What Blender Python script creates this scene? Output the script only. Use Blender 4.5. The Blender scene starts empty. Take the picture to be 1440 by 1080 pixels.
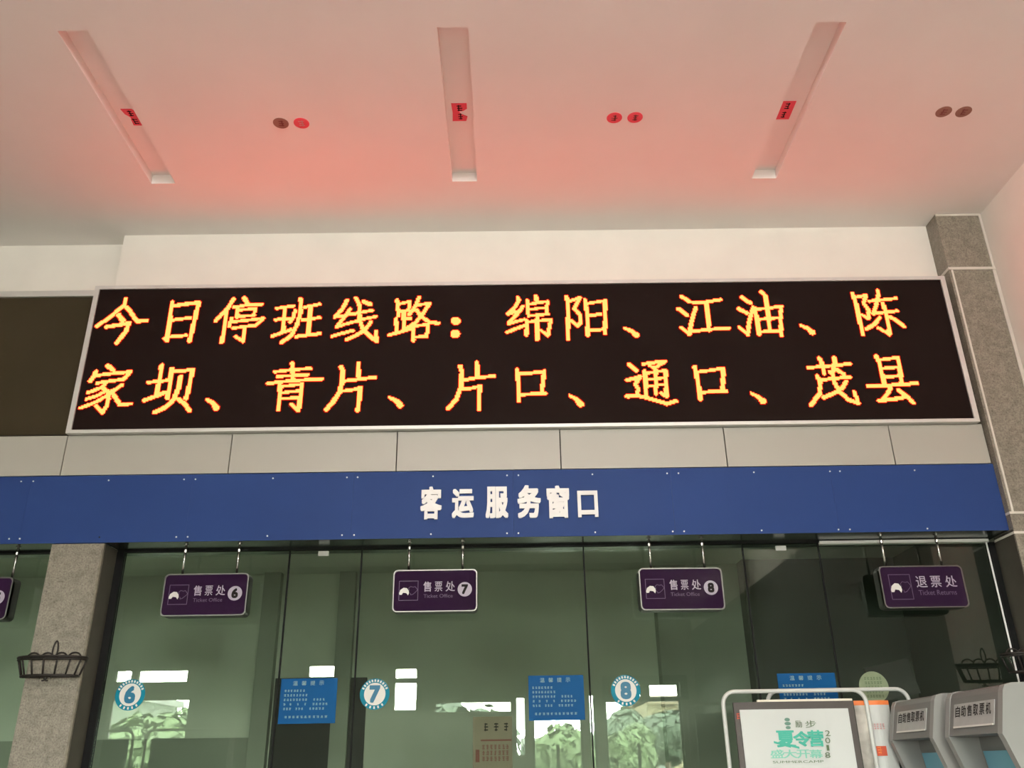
import bpy, bmesh, math, random
import numpy as np
from mathutils import Vector, Matrix

# ------------------------------------------------------------------ camera, world, light, exposure
random.seed(7)
S = bpy.context.scene
COL = S.collection
CZ = 1.35                                   # eye height of the photographer
FPX, YAW, PITCH, ROLL = 1225.76, 0.00756, 0.414155, -0.015521
_f = Vector((math.sin(YAW)*math.cos(PITCH), math.cos(YAW)*math.cos(PITCH), math.sin(PITCH)))
_r0 = Vector((math.cos(YAW), -math.sin(YAW), 0)); _u0 = _r0.cross(_f)
_r = math.cos(ROLL)*_r0 + math.sin(ROLL)*_u0
_u = -math.sin(ROLL)*_r0 + math.cos(ROLL)*_u0
cam = bpy.data.cameras.new('camera'); cam.sensor_width = 36; cam.sensor_fit = 'HORIZONTAL'
cam.lens = FPX/1440*36; cam.clip_start = .05; cam.clip_end = 300
co = bpy.data.objects.new('camera', cam); COL.objects.link(co)
co.matrix_world = Matrix(((_r.x, _u.x, -_f.x, 0), (_r.y, _u.y, -_f.y, 0), (_r.z, _u.z, -_f.z, CZ), (0, 0, 0, 1)))
S.camera = co

def at(px, py, Y):
    """world point of photo pixel (1440x1080) on the plane y = Y"""
    d = _r*((px-720)/FPX) + _u*((540-py)/FPX) + _f
    return Vector((d.x*Y/d.y, Y, d.z*Y/d.y + CZ))
def atz(px, py, Z):
    d = _r*((px-720)/FPX) + _u*((540-py)/FPX) + _f
    k = (Z-CZ)/d.z
    return Vector((d.x*k, d.y*k, Z))

W = bpy.data.worlds.new('sky'); S.world = W; W.use_nodes = True
bgn = W.node_tree.nodes['Background']; bgn.inputs[0].default_value = (1, .99, .96, 1); bgn.inputs[1].default_value = 122
S.view_settings.view_transform = 'Standard'; S.view_settings.look = 'None'
S.view_settings.gamma = 1; S.view_settings.exposure = 0; S.view_settings.use_curve_mapping = False
S.cycles.max_bounces = 14; S.cycles.diffuse_bounces = 6; S.cycles.transparent_max_bounces = 16
S.cycles.sample_clamp_indirect = 8
LED_RED = 18.0                              # how strongly the display's red diodes shine

# planes of the place (metres, wall runs along x, y goes into the wall)
YL, YP, YF, YG, YS, YB, YC = 5.85, 5.885, 5.88, 6.12, 5.925, 6.0, 5.83
ZC = 3.9985 + CZ                            # ceiling
YBACK = -6.5; VY = 2*YG - YBACK             # opposite wall, and its mirror depth in the glass
XL, XR = -9.6, 3.812

def portal(name, x0, x1, z0, z1):
    L = bpy.data.lights.new(name, 'AREA'); L.shape = 'RECTANGLE'; L.size = x1-x0; L.size_y = z1-z0
    L.cycles.is_portal = True
    o = bpy.data.objects.new(name, L); COL.objects.link(o)
    o.location = ((x0+x1)/2, YBACK-.26, (z0+z1)/2); o.rotation_euler = (math.pi/2, 0, 0)   # faces +y
    return o

# area light added high behind the camera to brighten the ticket wall
_L = bpy.data.lights.new('added_wall_fill', 'AREA'); _L.shape = 'RECTANGLE'; _L.size = 6.0; _L.size_y = .55; _L.energy = 272; _L.color = (1, .945, .90)
_o = bpy.data.objects.new('added_wall_fill', _L); COL.objects.link(_o); _o.location = (.2, -1.5, 4.98); _o.rotation_euler = (math.pi/2, 0, 0)

# ------------------------------------------------------------------ materials
def mat(name, col, rough=.6, metal=0., var=0., vscale=6., bump=0., bscale=40., spec=.5, emit=None, estr=0.):
    m = bpy.data.materials.new(name); m.use_nodes = True
    nt = m.node_tree; b = nt.nodes['Principled BSDF']
    b.inputs['Base Color'].default_value = (*col, 1); b.inputs['Roughness'].default_value = rough
    b.inputs['Metallic'].default_value = metal; b.inputs['Specular IOR Level'].default_value = spec
    tc = nt.nodes.new('ShaderNodeTexCoord')
    if var > 0:
        n = nt.nodes.new('ShaderNodeTexNoise'); n.inputs['Scale'].default_value = vscale; n.inputs['Detail'].default_value = 5
        nt.links.new(tc.outputs['Object'], n.inputs['Vector'])
        r = nt.nodes.new('ShaderNodeValToRGB')
        r.color_ramp.elements[0].position = .3; r.color_ramp.elements[1].position = .7
        r.color_ramp.elements[0].color = (*[c*(1-var) for c in col], 1)
        r.color_ramp.elements[1].color = (*[min(1, c*(1+var)) for c in col], 1)
        nt.links.new(n.outputs['Fac'], r.inputs['Fac']); nt.links.new(r.outputs['Color'], b.inputs['Base Color'])
    if bump > 0:
        n = nt.nodes.new('ShaderNodeTexNoise'); n.inputs['Scale'].default_value = bscale; n.inputs['Detail'].default_value = 3
        nt.links.new(tc.outputs['Object'], n.inputs['Vector'])
        p = nt.nodes.new('ShaderNodeBump'); p.inputs['Strength'].default_value = bump; p.inputs['Distance'].default_value = .01
        nt.links.new(n.outputs['Fac'], p.inputs['Height']); nt.links.new(p.outputs['Normal'], b.inputs['Normal'])
    if emit:
        b.inputs['Emission Color'].default_value = (*emit, 1); b.inputs['Emission Strength'].default_value = estr
    return m

def granite(name, a, b_, c):
    m = bpy.data.materials.new(name); m.use_nodes = True; nt = m.node_tree; b = nt.nodes['Principled BSDF']
    b.inputs['Roughness'].default_value = .45
    tc = nt.nodes.new('ShaderNodeTexCoord')
    n = nt.nodes.new('ShaderNodeTexNoise'); n.inputs['Scale'].default_value = 95; n.inputs['Detail'].default_value = 6; n.inputs['Roughness'].default_value = .7
    n2 = nt.nodes.new('ShaderNodeTexNoise'); n2.inputs['Scale'].default_value = 22; n2.inputs['Detail'].default_value = 4
    nt.links.new(tc.outputs['Object'], n.inputs['Vector']); nt.links.new(tc.outputs['Object'], n2.inputs['Vector'])
    r = nt.nodes.new('ShaderNodeValToRGB'); e = r.color_ramp.elements
    e[0].position = .30; e[0].color = (*a, 1); e[1].position = .66; e[1].color = (*c, 1)
    x = e.new(.46); x.color = (*b_, 1)
    nt.links.new(n.outputs['Fac'], r.inputs['Fac'])
    r2 = nt.nodes.new('ShaderNodeValToRGB'); r2.color_ramp.elements[0].position = .25; r2.color_ramp.elements[1].position = .6
    r2.color_ramp.elements[0].color = (.72, .70, .68, 1); r2.color_ramp.elements[1].color = (1, 1, 1, 1)
    nt.links.new(n2.outputs['Fac'], r2.inputs['Fac'])
    mx = nt.nodes.new('ShaderNodeMix'); mx.data_type = 'RGBA'; mx.blend_type = 'MULTIPLY'; mx.inputs['Factor'].default_value = 1
    nt.links.new(r.outputs['Color'], mx.inputs[6]); nt.links.new(r2.outputs['Color'], mx.inputs[7])
    nt.links.new(mx.outputs[2], b.inputs['Base Color'])
    return m

def glass(name, tint, ior=1.5):
    m = bpy.data.materials.new(name); m.use_nodes = True; nt = m.node_tree
    nt.nodes.remove(nt.nodes['Principled BSDF'])
    out = nt.nodes['Material Output']
    t = nt.nodes.new('ShaderNodeBsdfTransparent'); t.inputs[0].default_value = (*tint, 1)
    g = nt.nodes.new('ShaderNodeBsdfGlossy'); g.inputs['Roughness'].default_value = .0; g.inputs['Color'].default_value = (.93, 1, .93, 1)
    fr = nt.nodes.new('ShaderNodeFresnel'); fr.inputs['IOR'].default_value = ior
    mx = nt.nodes.new('ShaderNodeMixShader')
    nt.links.new(fr.outputs[0], mx.inputs[0]); nt.links.new(t.outputs[0], mx.inputs[1]); nt.links.new(g.outputs[0], mx.inputs[2])
    nt.links.new(mx.outputs[0], out.inputs['Surface'])
    return m

def emission(name, col, k):
    m = bpy.data.materials.new(name); m.use_nodes = True; nt = m.node_tree
    nt.nodes.remove(nt.nodes['Principled BSDF'])
    e = nt.nodes.new('ShaderNodeEmission'); e.inputs[0].default_value = (*col, 1); e.inputs[1].default_value = k
    nt.links.new(e.outputs[0], nt.nodes['Material Output'].inputs['Surface'])
    return m

def srgb(r, g, b):
    f = lambda c: (c/255/12.92) if c/255 <= .04045 else ((c/255+.055)/1.055)**2.4
    return (f(r), f(g), f(b))

M = {}
M['paint'] = mat('white wall paint', (.80, .765, .70), .8, var=.03, vscale=3, bump=.05)
M['ceil'] = mat('white ceiling paint', (.80, .775, .745), .85, var=.02, vscale=2, bump=.05)
M['hall'] = mat('hall wall paint', (.40, .43, .38), .8, var=.05, vscale=2)
M['hall_dark'] = mat('dark hall wall', (.17, .175, .155), .8, var=.05, vscale=2)
M['floor'] = mat('polished floor tile', (.40, .38, .355), .25, var=.08, vscale=2)
M['granite'] = granite('granite cladding', (.095, .08, .062), (.215, .19, .152), (.30, .27, .22))
M['reveal'] = mat('dark brown column side', (.055, .047, .037), .6, var=.1, vscale=9, spec=.2)  # darker layer over the inner column sides below the fascia
M['trimstone'] = mat('pale stone trim', (.62, .58, .52), .5, var=.05)
M['acm'] = mat('grey composite panel', (.405, .385, .34), .4, var=.02, vscale=1.5)
M['gap'] = mat('dark joint', (.015, .015, .015), .8, spec=.1)
M['blue'] = mat('blue enamel panel', (.024, .049, .165), .4, var=.04, vscale=1.2, spec=.06)
M['white'] = mat('white acrylic', (.80, .78, .76), .4)
M['alu'] = mat('silver aluminium', (.66, .65, .62), .38, metal=.35, var=.03)
M['steel'] = mat('brushed steel', (.58, .57, .53), .22, metal=1., var=.06, vscale=30)
M['soffit'] = mat('dark metal soffit', (.10, .115, .105), .22, metal=.8)
M['black'] = mat('black rubber gasket', (.008, .008, .008), .6, spec=.1)
M['screen'] = mat('dark display modules', (.013, .0075, .0065), .6, bump=.15, bscale=300, spec=.03)
M['board'] = mat('brown unlit display', (.042, .031, .017), .5, var=.08, vscale=1.5, spec=.1)
M['lit'] = emission('amber diodes', (LED_RED, .84, .20), 1.0)
M['edge'] = emission('red bloom fringe', (.16, .008, .004), 1.0)  # bloom around the lit strokes, painted as a faint red emission
M['purple'] = mat('dark purple sign face', srgb(40, 22, 46), .05, spec=.3)
M['lilac'] = mat('pale lilac lettering', srgb(160, 151, 166), .5)
M['lilac_dim'] = mat('faint lilac lettering', srgb(84, 66, 94), .5)
M['border'] = mat('sign border metal', (.21, .204, .19), .34, metal=1., var=.06, vscale=30)
M['sidebox'] = mat('dark sign casing', (.035, .035, .03), .35, metal=.5)
M['teal'] = mat('teal vinyl', srgb(12, 116, 138), .5, spec=.15)
M['tealnum'] = mat('deep teal numeral', srgb(10, 98, 130), .45)
M['vinyl'] = mat('white vinyl', (.62, .61, .57), .5)
M['notice'] = mat('blue notice board', (.002, .066, .20), .5, spec=.1, var=.04)
M['noticetext'] = mat('pale notice print', srgb(140, 165, 160), .6)
M['iron'] = mat('black wrought iron', (.018, .014, .011), .5, metal=.3)
M['redpaper'] = mat('red paper', srgb(215, 72, 88), .7, var=.05)
M['darkpaper'] = mat('dull brown paper', srgb(140, 105, 92), .7, var=.08)
M['ink'] = mat('black ink', (.012, .009, .008), .6, spec=.1)
M['redink'] = mat('dark red ink', srgb(110, 45, 40), .6)
M['tube'] = mat('white lacquered tube', (.50, .505, .48), .35)
M['pboard'] = mat('dark brown backing board', (.05, .038, .034), .5, var=.1)
M['paper'] = mat('white poster paper', (.50, .51, .495), .65, var=.01)
M['green1'] = mat('teal green print', srgb(60, 160, 140), .6)
M['green2'] = mat('pale green print', srgb(120, 185, 165), .6)
M['orange'] = mat('orange print', srgb(224, 120, 60), .6)
M['brick'] = mat('brick red print', srgb(190, 75, 45), .6)
M['pinkink'] = mat('pink print', srgb(205, 150, 150), .6)
M['kgrey'] = mat('grey kiosk shell', (.15, .147, .14), .42, var=.03)
M['kside'] = mat('light kiosk side', (.24, .237, .227), .42, var=.03)
M['klabel'] = mat('pale kiosk label', (.36, .36, .35), .45, var=.05, vscale=20)
M['kscreen'] = mat('teal kiosk screen', srgb(90, 140, 155), .15, emit=srgb(90, 140, 155), estr=.12)
M['kdark'] = mat('kiosk recess', (.10, .10, .10), .5)
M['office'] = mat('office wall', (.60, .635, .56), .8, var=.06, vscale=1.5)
M['office_dark'] = mat('dimmed office wall', (.06, .068, .058), .8, var=.06, vscale=1.5)  # dark tone imitates the weaker reflection on the right-hand glass
M['office_mid'] = mat('half dimmed office wall', (.34, .365, .32), .8, var=.06, vscale=1.5)  # in-between tone; on the middle wall it grades the glass darker rightwards
M['office_low'] = mat('office low dim tone', (.31, .33, .29), .8, var=.06, vscale=1.5)  # tone dimmed to imitate dark reflections low on the glass
M['doorblack'] = mat('black door', (.012, .012, .011), .5)
M['framedark'] = mat('dark door frame', (.05, .055, .045), .5)
M['palegreen'] = mat('pale green vinyl', srgb(122, 134, 104), .6, var=.1, vscale=30)
M['greenink'] = mat('green print', srgb(85, 105, 75), .6)
M['notebrown'] = mat('brown grey paper', srgb(125, 112, 100), .7, var=.06)
M['glass'] = glass('green tinted glass', (.875, .915, .865), 1.5)
M['clear'] = glass('clear window glass', (.92, .95, .92), 1.3)
M['pave'] = mat('pale paving', (.34, .33, .30), .8, var=.08, vscale=.6)
M['bark'] = mat('tree bark', (.07, .055, .04), .9, var=.2, vscale=12)
M['leaf'] = mat('green leaves', (.05, .075, .03), .7, var=.35, vscale=2.5)
M['leaf2'] = mat('dark leaves', (.022, .036, .022), .7, var=.35, vscale=2.5)
M['beige'] = mat('beige render', (.34, .29, .20), .8, var=.08)
M['rooftile'] = mat('brown roof tiles', (.13, .10, .065), .7, var=.2, vscale=8)
M['awning'] = mat('white awning', (.6, .62, .6), .6)
M['ghouse'] = mat('pale grey green render', (.13, .15, .125), .8, var=.08)
M['gwin'] = mat('dark window panes', (.05, .06, .06), .1)

# ------------------------------------------------------------------ mesh helpers (all geometry in world coordinates)
class MB:
    def __init__(s): s.v = []; s.f = []
    def box(s, x0, x1, y0, y1, z0, z1):
        return s.obox(Vector((x0, y0, z0)), Vector((x1-x0, 0, 0)), Vector((0, y1-y0, 0)), Vector((0, 0, z1-z0)))
    def obox(s, o, a, b, c):
        i = len(s.v)
        for k in range(8):
            s.v.append(tuple(o + a*(k & 1) + b*((k >> 1) & 1) + c*((k >> 2) & 1)))
        for q in ((0, 2, 3, 1), (4, 5, 7, 6), (0, 1, 5, 4), (2, 6, 7, 3), (0, 4, 6, 2), (1, 3, 7, 5)):
            s.f.append(tuple(i+j for j in q))
        return s
    def quad(s, a, b, c, d):
        i = len(s.v); s.v += [tuple(a), tuple(b), tuple(c), tuple(d)]; s.f.append((i, i+1, i+2, i+3)); return s
    def prism(s, pts, ext):
        """closed outline of 3d points, extruded along ext"""
        n = len(pts); i = len(s.v); ext = Vector(ext)
        s.v += [tuple(p) for p in pts] + [tuple(Vector(p)+ext) for p in pts]
        s.f.append(tuple(range(i, i+n))); s.f.append(tuple(range(i+2*n-1, i+n-1, -1)))
        for k in range(n): s.f.append((i+k, i+(k+1) % n, i+n+(k+1) % n, i+n+k))
        return s
    def ring(s, outer, inner, ext):
        n = len(outer); i = len(s.v); ext = Vector(ext)
        for L in (outer, inner): s.v += [tuple(p) for p in L]
        for L in (outer, inner): s.v += [tuple(Vector(p)+ext) for p in L]
        for k in range(n):
            a, b = i+k, i+(k+1) % n
            s.f += [(a, b, b+n, a+n), (a+2*n, a+3*n, b+3*n, b+2*n), (a, a+2*n, b+2*n, b), (a+n, b+n, b+3*n, a+3*n)]
        return s
    def tube(s, pts, r, n=8, closed=False):
        pts = [Vector(p) for p in pts]; m = len(pts); i = len(s.v); prev = None
        for k in range(m):
            if closed: t = pts[(k+1) % m]-pts[k-1]
            else: t = pts[min(k+1, m-1)]-pts[max(k-1, 0)]
            t.normalize()
            if prev is None:
                ref = Vector((0, 0, 1)) if abs(t.z) < .9 else Vector((1, 0, 0))
                a = t.cross(ref).normalized()
            else:
                a = (prev - t*prev.dot(t)).normalized()
            prev = a; b = t.cross(a)
            for j in range(n):
                th = 2*math.pi*j/n
                s.v.append(tuple(pts[k] + (a*math.cos(th)+b*math.sin(th))*r))
        for k in range(m if closed else m-1):
            for j in range(n):
                k2 = (k+1) % m
                s.f.append((i+k*n+j, i+k*n+(j+1) % n, i+k2*n+(j+1) % n, i+k2*n+j))
        if not closed:
            s.f.append(tuple(i+j for j in range(n))[::-1]); s.f.append(tuple(i+(m-1)*n+j for j in range(n)))
        return s

ORG = {}
def thing(name, loc, label, cat, group=None):
    o = bpy.data.objects.new(name, None); COL.objects.link(o); o.empty_display_size = .1
    o.location = loc; ORG[o.name] = Vector(loc)
    o['label'] = label; o['category'] = cat
    if group: o['group'] = group
    return o
def obj(name, mb, m, parent=None, smooth=False, loc=None, normals=True):
    org = ORG[parent.name] if parent else Vector(loc if loc is not None else (0, 0, 0))
    me = bpy.data.meshes.new(name)
    me.from_pydata([tuple(Vector(v)-org) for v in mb.v], [], mb.f)
    if normals:
        b = bmesh.new(); b.from_mesh(me); bmesh.ops.recalc_face_normals(b, faces=b.faces); b.to_mesh(me); b.free()
    me.materials.append(m)
    if smooth:
        for p in me.polygons: p.use_smooth = True
    o = bpy.data.objects.new(name, me); COL.objects.link(o)
    if parent: o.parent = parent
    else: o.location = org
    ORG[o.name] = org
    return o
def tag(o, label, cat, group=None, kind=None):
    o['label'] = label; o['category'] = cat
    if group: o['group'] = group
    if kind: o['kind'] = kind
    return o
def struct(name, mb, m, parent=None, smooth=False):
    o = obj(name, mb, m, parent, smooth)
    if parent is None: o['kind'] = 'structure'
    return o

def rrect(O, U, V, w, h, r, n=5):
    """rounded rectangle outline, corner at O, along unit vectors U and V"""
    P = []
    for cx, cy, a0 in ((w-r, h-r, 0), (r, h-r, 90), (r, r, 180), (w-r, r, 270)):
        for k in range(n+1):
            a = math.radians(a0+90*k/n)
            P.append(O+U*(cx+r*math.cos(a))+V*(cy+r*math.sin(a)))
    return P
def circ(O, U, V, r, n=40, ry=None):
    ry = ry or r
    return [O+U*(r*math.cos(2*math.pi*k/n))+V*(ry*math.sin(2*math.pi*k/n)) for k in range(n)]

UX, UY, UZ = Vector((1, 0, 0)), Vector((0, 1, 0)), Vector((0, 0, 1))
_gl = {}
def glyphs(s, bold=0.):
    k = (s, bold)
    if k in _gl: return _gl[k]
    c = bpy.data.curves.new('t', 'FONT'); c.body = s; c.size = 1; c.offset = bold; c.resolution_u = 3
    o = bpy.data.objects.new('t', c); COL.objects.link(o)
    dg = bpy.context.evaluated_depsgraph_get(); me = bpy.data.meshes.new_from_object(o.evaluated_get(dg))
    V = [v.co.copy() for v in me.vertices]; F = [tuple(p.vertices) for p in me.polygons]
    bpy.data.objects.remove(o); bpy.data.curves.remove(c); bpy.data.meshes.remove(me)
    x0, x1 = min(v.x for v in V), max(v.x for v in V); y0, y1 = min(v.y for v in V), max(v.y for v in V)
    _gl[k] = ([((v.x-x0)/(x1-x0), (v.y-y0)/(y1-y0)) for v in V], F)
    return _gl[k]
def text(mb, s, O, U, V, bold=0., ext=None):
    """write s so that its box spans O..O+U..O+V; ext lifts it into a solid"""
    if bold > 0:
        r = bold*.5
        N = U.cross(V).normalized()*.0001
        for k, (du, dv) in enumerate(((-r, -r), (r, -r), (-r, r), (r, r), (0, r), (0, -r), (r, 0), (-r, 0), (0, 0))):
            text(mb, s, O+U*(r+du)+V*(r+dv)+N*k, U*(1-2*r), V*(1-2*r), 0., ext)
        return mb
    P, F = glyphs(s); i = len(mb.v)
    mb.v += [tuple(O+U*a+V*b) for a, b in P]
    mb.f += [tuple(i+k for k in f) for f in F]
    if ext is not None:
        ext = Vector(ext); n = len(P); j = len(mb.v)
        mb.v += [tuple(O+U*a+V*b+ext) for a, b in P]
        mb.f += [tuple(j+k for k in f)[::-1] for f in F]
        cnt = {}
        for f in F:
            for a, b in zip(f, f[1:]+f[:1]):
                key = (min(a, b), max(a, b)); cnt[key] = None if key in cnt else (a, b)
        for e in cnt.values():
            if e: a, b = e; mb.f.append((i+a, j+a, j+b, i+b))
    return mb
def marks(mb, O, U, V, n, rnd):
    """a row of n tiny unreadable printed characters along U"""
    for k in range(n):
        o = O+U*((k+.12)/n); u = U*(.76/n)
        for t in (.08, .45, .8):
            a, b = rnd.uniform(0, .25), rnd.uniform(.75, 1)
            mb.quad(o+u*a+V*t, o+u*b+V*t, o+u*b+V*(t+.16), o+u*a+V*(t+.16))
        c = rnd.uniform(.2, .65)
        mb.quad(o+u*c, o+u*(c+.2), o+u*(c+.2)+V, o+u*c+V)
    return mb

def holed(mb, a0, a1, b0, b1, holes, f):
    """cells of a rectangle outside the holes; f(mb, a0, a1, b0, b1) adds one cell"""
    A = sorted({a0, a1, *[h[0] for h in holes], *[h[1] for h in holes]})
    B = sorted({b0, b1, *[h[2] for h in holes], *[h[3] for h in holes]})
    for i in range(len(A)-1):
        for j in range(len(B)-1):
            x, y = (A[i]+A[i+1])/2, (B[j]+B[j+1])/2
            if not any(h[0] < x < h[1] and h[2] < y < h[3] for h in holes):
                f(mb, A[i], A[i+1], B[j], B[j+1])
    return mb

# ------------------------------------------------------------------ the hall
struct('floor', MB().box(XL-.2, XR+.2, YBACK-.25, 9.6, -.2, 0), M['floor'])
slots = []
for (a, b, c, d) in (((80, 43.3), (124.3, 43.3), (213, 258), (246.7, 258.3)),
                     ((615, 38.3), (659, 38.3), (635.7, 255), (670.7, 255)),
                     ((1146.7, 31.7), (1191, 30.7), (1057.3, 250.7), (1091, 250.7))):
    p = [atz(*q, ZC) for q in (a, b, c, d)]
    slots.append(((p[0].x+p[2].x)/2, (p[1].x+p[3].x)/2, (p[0].y+p[1].y)/2, (p[2].y+p[3].y)/2))
SLD = .078
cb = MB()
holed(cb, XL-.2, XR+.2, YBACK-.25, 6.3, slots, lambda m, x0, x1, y0, y1: m.box(x0, x1, y0, y1, ZC, ZC+SLD))
cb.box(XL-.2, XR+.2, YBACK-.25, 6.3, ZC+SLD, ZC+.25)
struct('ceiling', cb, M['ceil'])

ZSOF = at(560, 757.5, YF).z                     # underside of the blue fascia
XBL = atz(176, 332, ZC).x                       # left end of the white beam
zPT = at(560, 606.5, YP).z; zPB = at(560, 663, YP).z
# white wall above the windows: the beam behind the display and the set-back wall at its left
struct('wall_front', MB().box(XBL, XR+.1, YB, 6.3, ZSOF+.01, ZC), M['paint'])
wl = MB().box(XL, XBL, 6.135, 6.3, zPT, ZC)
struct('wall_front_left', wl, M['paint'])
struct('wall_front_ledge', MB().box(XL, XBL, YB, 6.3, ZSOF+.01, zPT-.005), M['paint'])
struct('wall_right', MB().box(XR, XR+.2, 4.45, 6.3, 0, ZC), M['paint'])
struct('wall_right_rear', MB().box(XR, XR+.2, YBACK, 4.45, 3.9, ZC), M['paint'])  # unseen; kept white up here to bounce light onto the ceiling
struct('wall_right_dimmed', MB().box(XR, XR+.2, YBACK, 4.45, 0, 3.9), M['hall_dark'])  # unseen lower part, darkened to dim the reflection in the right glass
struct('wall_left', MB().box(XL-.2, XL, YBACK, 9.4, 0, ZC), M['hall_dark'])

# opposite wall with its windows and the glazed entrance, seen mirrored in the glass
def hole(x0, y0, x1, y1, zb=None):
    a, b = at(x0, y0, VY), at(x1, y1, VY)
    return (a.x, b.x, (zb if zb is not None else b.z), a.z)
H = {'w1a': hole(160, 941, 183, 960), 'w1b': hole(192, 941, 262, 960), 'w1c': hole(155, 983, 259, 1040, .95),
     'w2a': hole(432, 934, 470, 953),
     'w3a': hole(554, 938, 587, 955), 'w3b': hole(553, 958, 586, 1000),
     'w4a': hole(611, 986, 720, 1002), 'w4b': hole(724, 979, 741, 1064),
     'd1': hole(748, 985, 822, 1080, 0), 'd2': hole(826, 975, 842, 1080, 0),
     'd3a': hole(893, 960, 905, 980), 'd3b': hole(911, 960, 957, 980), 'd3': hole(850, 984, 966, 1080, 0)}
bw = MB()
holed(bw, XL-.2, XR+.2, 0, ZC, list(H.values()), lambda m, x0, x1, z0, z1: m.box(x0, x1, YBACK-.25, YBACK, z0, z1))
struct('wall_back', bw, M['hall'])
for k in H:
    x0, x1, z0, z1 = H[k]; portal('daylight_'+k, x0, x1, z0, z1)
# black header over the right entrance
hx = at(846, 951, VY); hx2 = at(968, 984, VY)
hb = MB(); holed(hb, hx.x, hx2.x, hx2.z, hx.z, [H['d3a'], H['d3b']], lambda m, x0, x1, z0, z1: m.box(x0, x1, YBACK+.002, YBACK+.06, z0, z1))
struct('trim_1', hb, M['doorblack'])
n = 0
for keys in (('w1a', 'w1b', 'w1c'), ('w2a',), ('w3a', 'w3b'), ('w4a', 'w4b')):
    n += 1
    fr = MB(); gl = MB()
    for k in keys:
        x0, x1, z0, z1 = H[k]; t = .03
        fr.box(x0, x0+t, YBACK-.16, YBACK-.1, z0, z1).box(x1-t, x1, YBACK-.16, YBACK-.1, z0, z1)
        fr.box(x0+t, x1-t, YBACK-.16, YBACK-.1, z0, z0+t).box(x0+t, x1-t, YBACK-.16, YBACK-.1, z1-t, z1)
        gl.box(x0+t, x1-t, YBACK-.133, YBACK-.127, z0+t, z1-t)
    w = struct('window_%d' % n, fr, M['alu'])
    obj('window_pane', gl, M['clear'], w)
for n, keys, mull in ((1, ('d1',), (.5,)), (2, ('d2',), ()), (3, ('d3', 'd3a', 'd3b'), (.42,))):
    fr = MB(); gl = MB()
    for k in keys:
        x0, x1, z0, z1 = H[k]; t = .04
        fr.box(x0, x0+t, YBACK-.16, YBACK-.1, z0, z1).box(x1-t, x1, YBACK-.16, YBACK-.1, z0, z1)
        fr.box(x0+t, x1-t, YBACK-.16, YBACK-.1, z1-t, z1)
        if k == keys[0]:
            for q in mull: fr.box(x0+(x1-x0)*q-.03, x0+(x1-x0)*q+.03, YBACK-.16, YBACK-.1, z0+.05, 1.75)
            fr.box(x0+t, x1-t, YBACK-.16, YBACK-.1, z0, z0+.05)
        gl.box(x0+t, x1-t, YBACK-.133, YBACK-.127, z0+.05, z1-t)
    w = struct('door_%d' % n, fr, M['framedark'])
    obj('door_pane', gl, M['clear'], w)

# ------------------------------------------------------------------ ticket office behind the glass
ZG = at(560, 772, YG).z                         # head of the glazing
XOD = at(1052, 870, 8.6).x; XOM = at(925, 870, 8.8).x
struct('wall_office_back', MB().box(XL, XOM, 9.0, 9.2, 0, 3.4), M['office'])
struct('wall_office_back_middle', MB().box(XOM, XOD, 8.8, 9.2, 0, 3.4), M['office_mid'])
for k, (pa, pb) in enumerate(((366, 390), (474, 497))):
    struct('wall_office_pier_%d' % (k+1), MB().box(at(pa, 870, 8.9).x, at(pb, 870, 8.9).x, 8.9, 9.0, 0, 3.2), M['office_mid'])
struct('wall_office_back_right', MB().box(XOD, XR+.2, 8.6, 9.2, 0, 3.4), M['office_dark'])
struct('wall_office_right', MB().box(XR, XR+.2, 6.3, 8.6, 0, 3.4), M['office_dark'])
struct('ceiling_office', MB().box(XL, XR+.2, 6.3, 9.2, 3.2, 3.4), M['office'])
a, b = at(366, 1037, 8.93), at(925, 1042, 8.93)
struct('wall_office_dim_strip', MB().box(XL, at(366, 870, 8.9).x-.01, 8.93, 9.0, 0, a.z), M['office_low'])  # added strip, painted darker in place of dim reflections in the glass
a, b = at(388, 954, 8.97), at(478, 954, 8.97)
struct('door_4', MB().box(a.x, b.x, 8.96, 9.0, 0, a.z), M['doorblack'])
a, b = at(492, 953, 8.97), at(516, 953, 8.97)
struct('door_5', MB().box(a.x, b.x, 8.96, 9.0, 0, a.z), M['doorblack'])

# metal soffit under the fascia, dark gasket, glass panes
xl0 = at(71.7, 770, YF).x; xl1 = at(145.5, 769, YF).x      # left column
sf = MB()
sf.box(XL, xl0, YF+.004, 6.3, ZSOF, ZSOF+.01).box(xl0, xl1, 6.14, 6.3, ZSOF, ZSOF+.01).box(xl1, 3.445, YF+.004, 6.3, ZSOF, ZSOF+.01)
struct('trim_2', sf, M['soffit'])
gs = MB()
gs.box(XL, xl0-.002, YG-.02, YG+.03, ZSOF-.013, ZSOF).box(xl1+.002, 2.25*.98, YG-.02, YG+.03, ZSOF-.013, ZSOF)
gs.box(xl1+.002, xl1+.05, YG-.025, YG+.03, 0, ZSOF-.013)
gs.box(3.405, 3.443, YG-.025, YG+.03, 0, ZSOF-.03)
struct('trim_3', gs, M['black'])
jx = [xl1+.05] + [at(*q, YG).x for q in ((400, 865), (504, 865), (824.5, 860), (1056, 869), (1166, 867))] + [3.385]
for k in range(len(jx)-1):
    p = struct('window_%d' % (5+k), MB().box(jx[k]+.004, jx[k+1]-.004, YG, YG+.002, .75, ZSOF-.013), M['glass'])
p = struct('window_11', MB().box(XL, xl0-.002, YG, YG+.002, .75, ZSOF-.013), M['glass'])
jt = MB()
for x in jx[1:-1]: jt.box(x-.005, x+.005, YG-.003, YG+.012, .75, ZSOF-.013)
struct('trim_4', jt, M['black'])
struct('wall_counter', MB().box(XL, 3.44, YG-.05, YG+.1, 0, .75), M['granite'])
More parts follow.
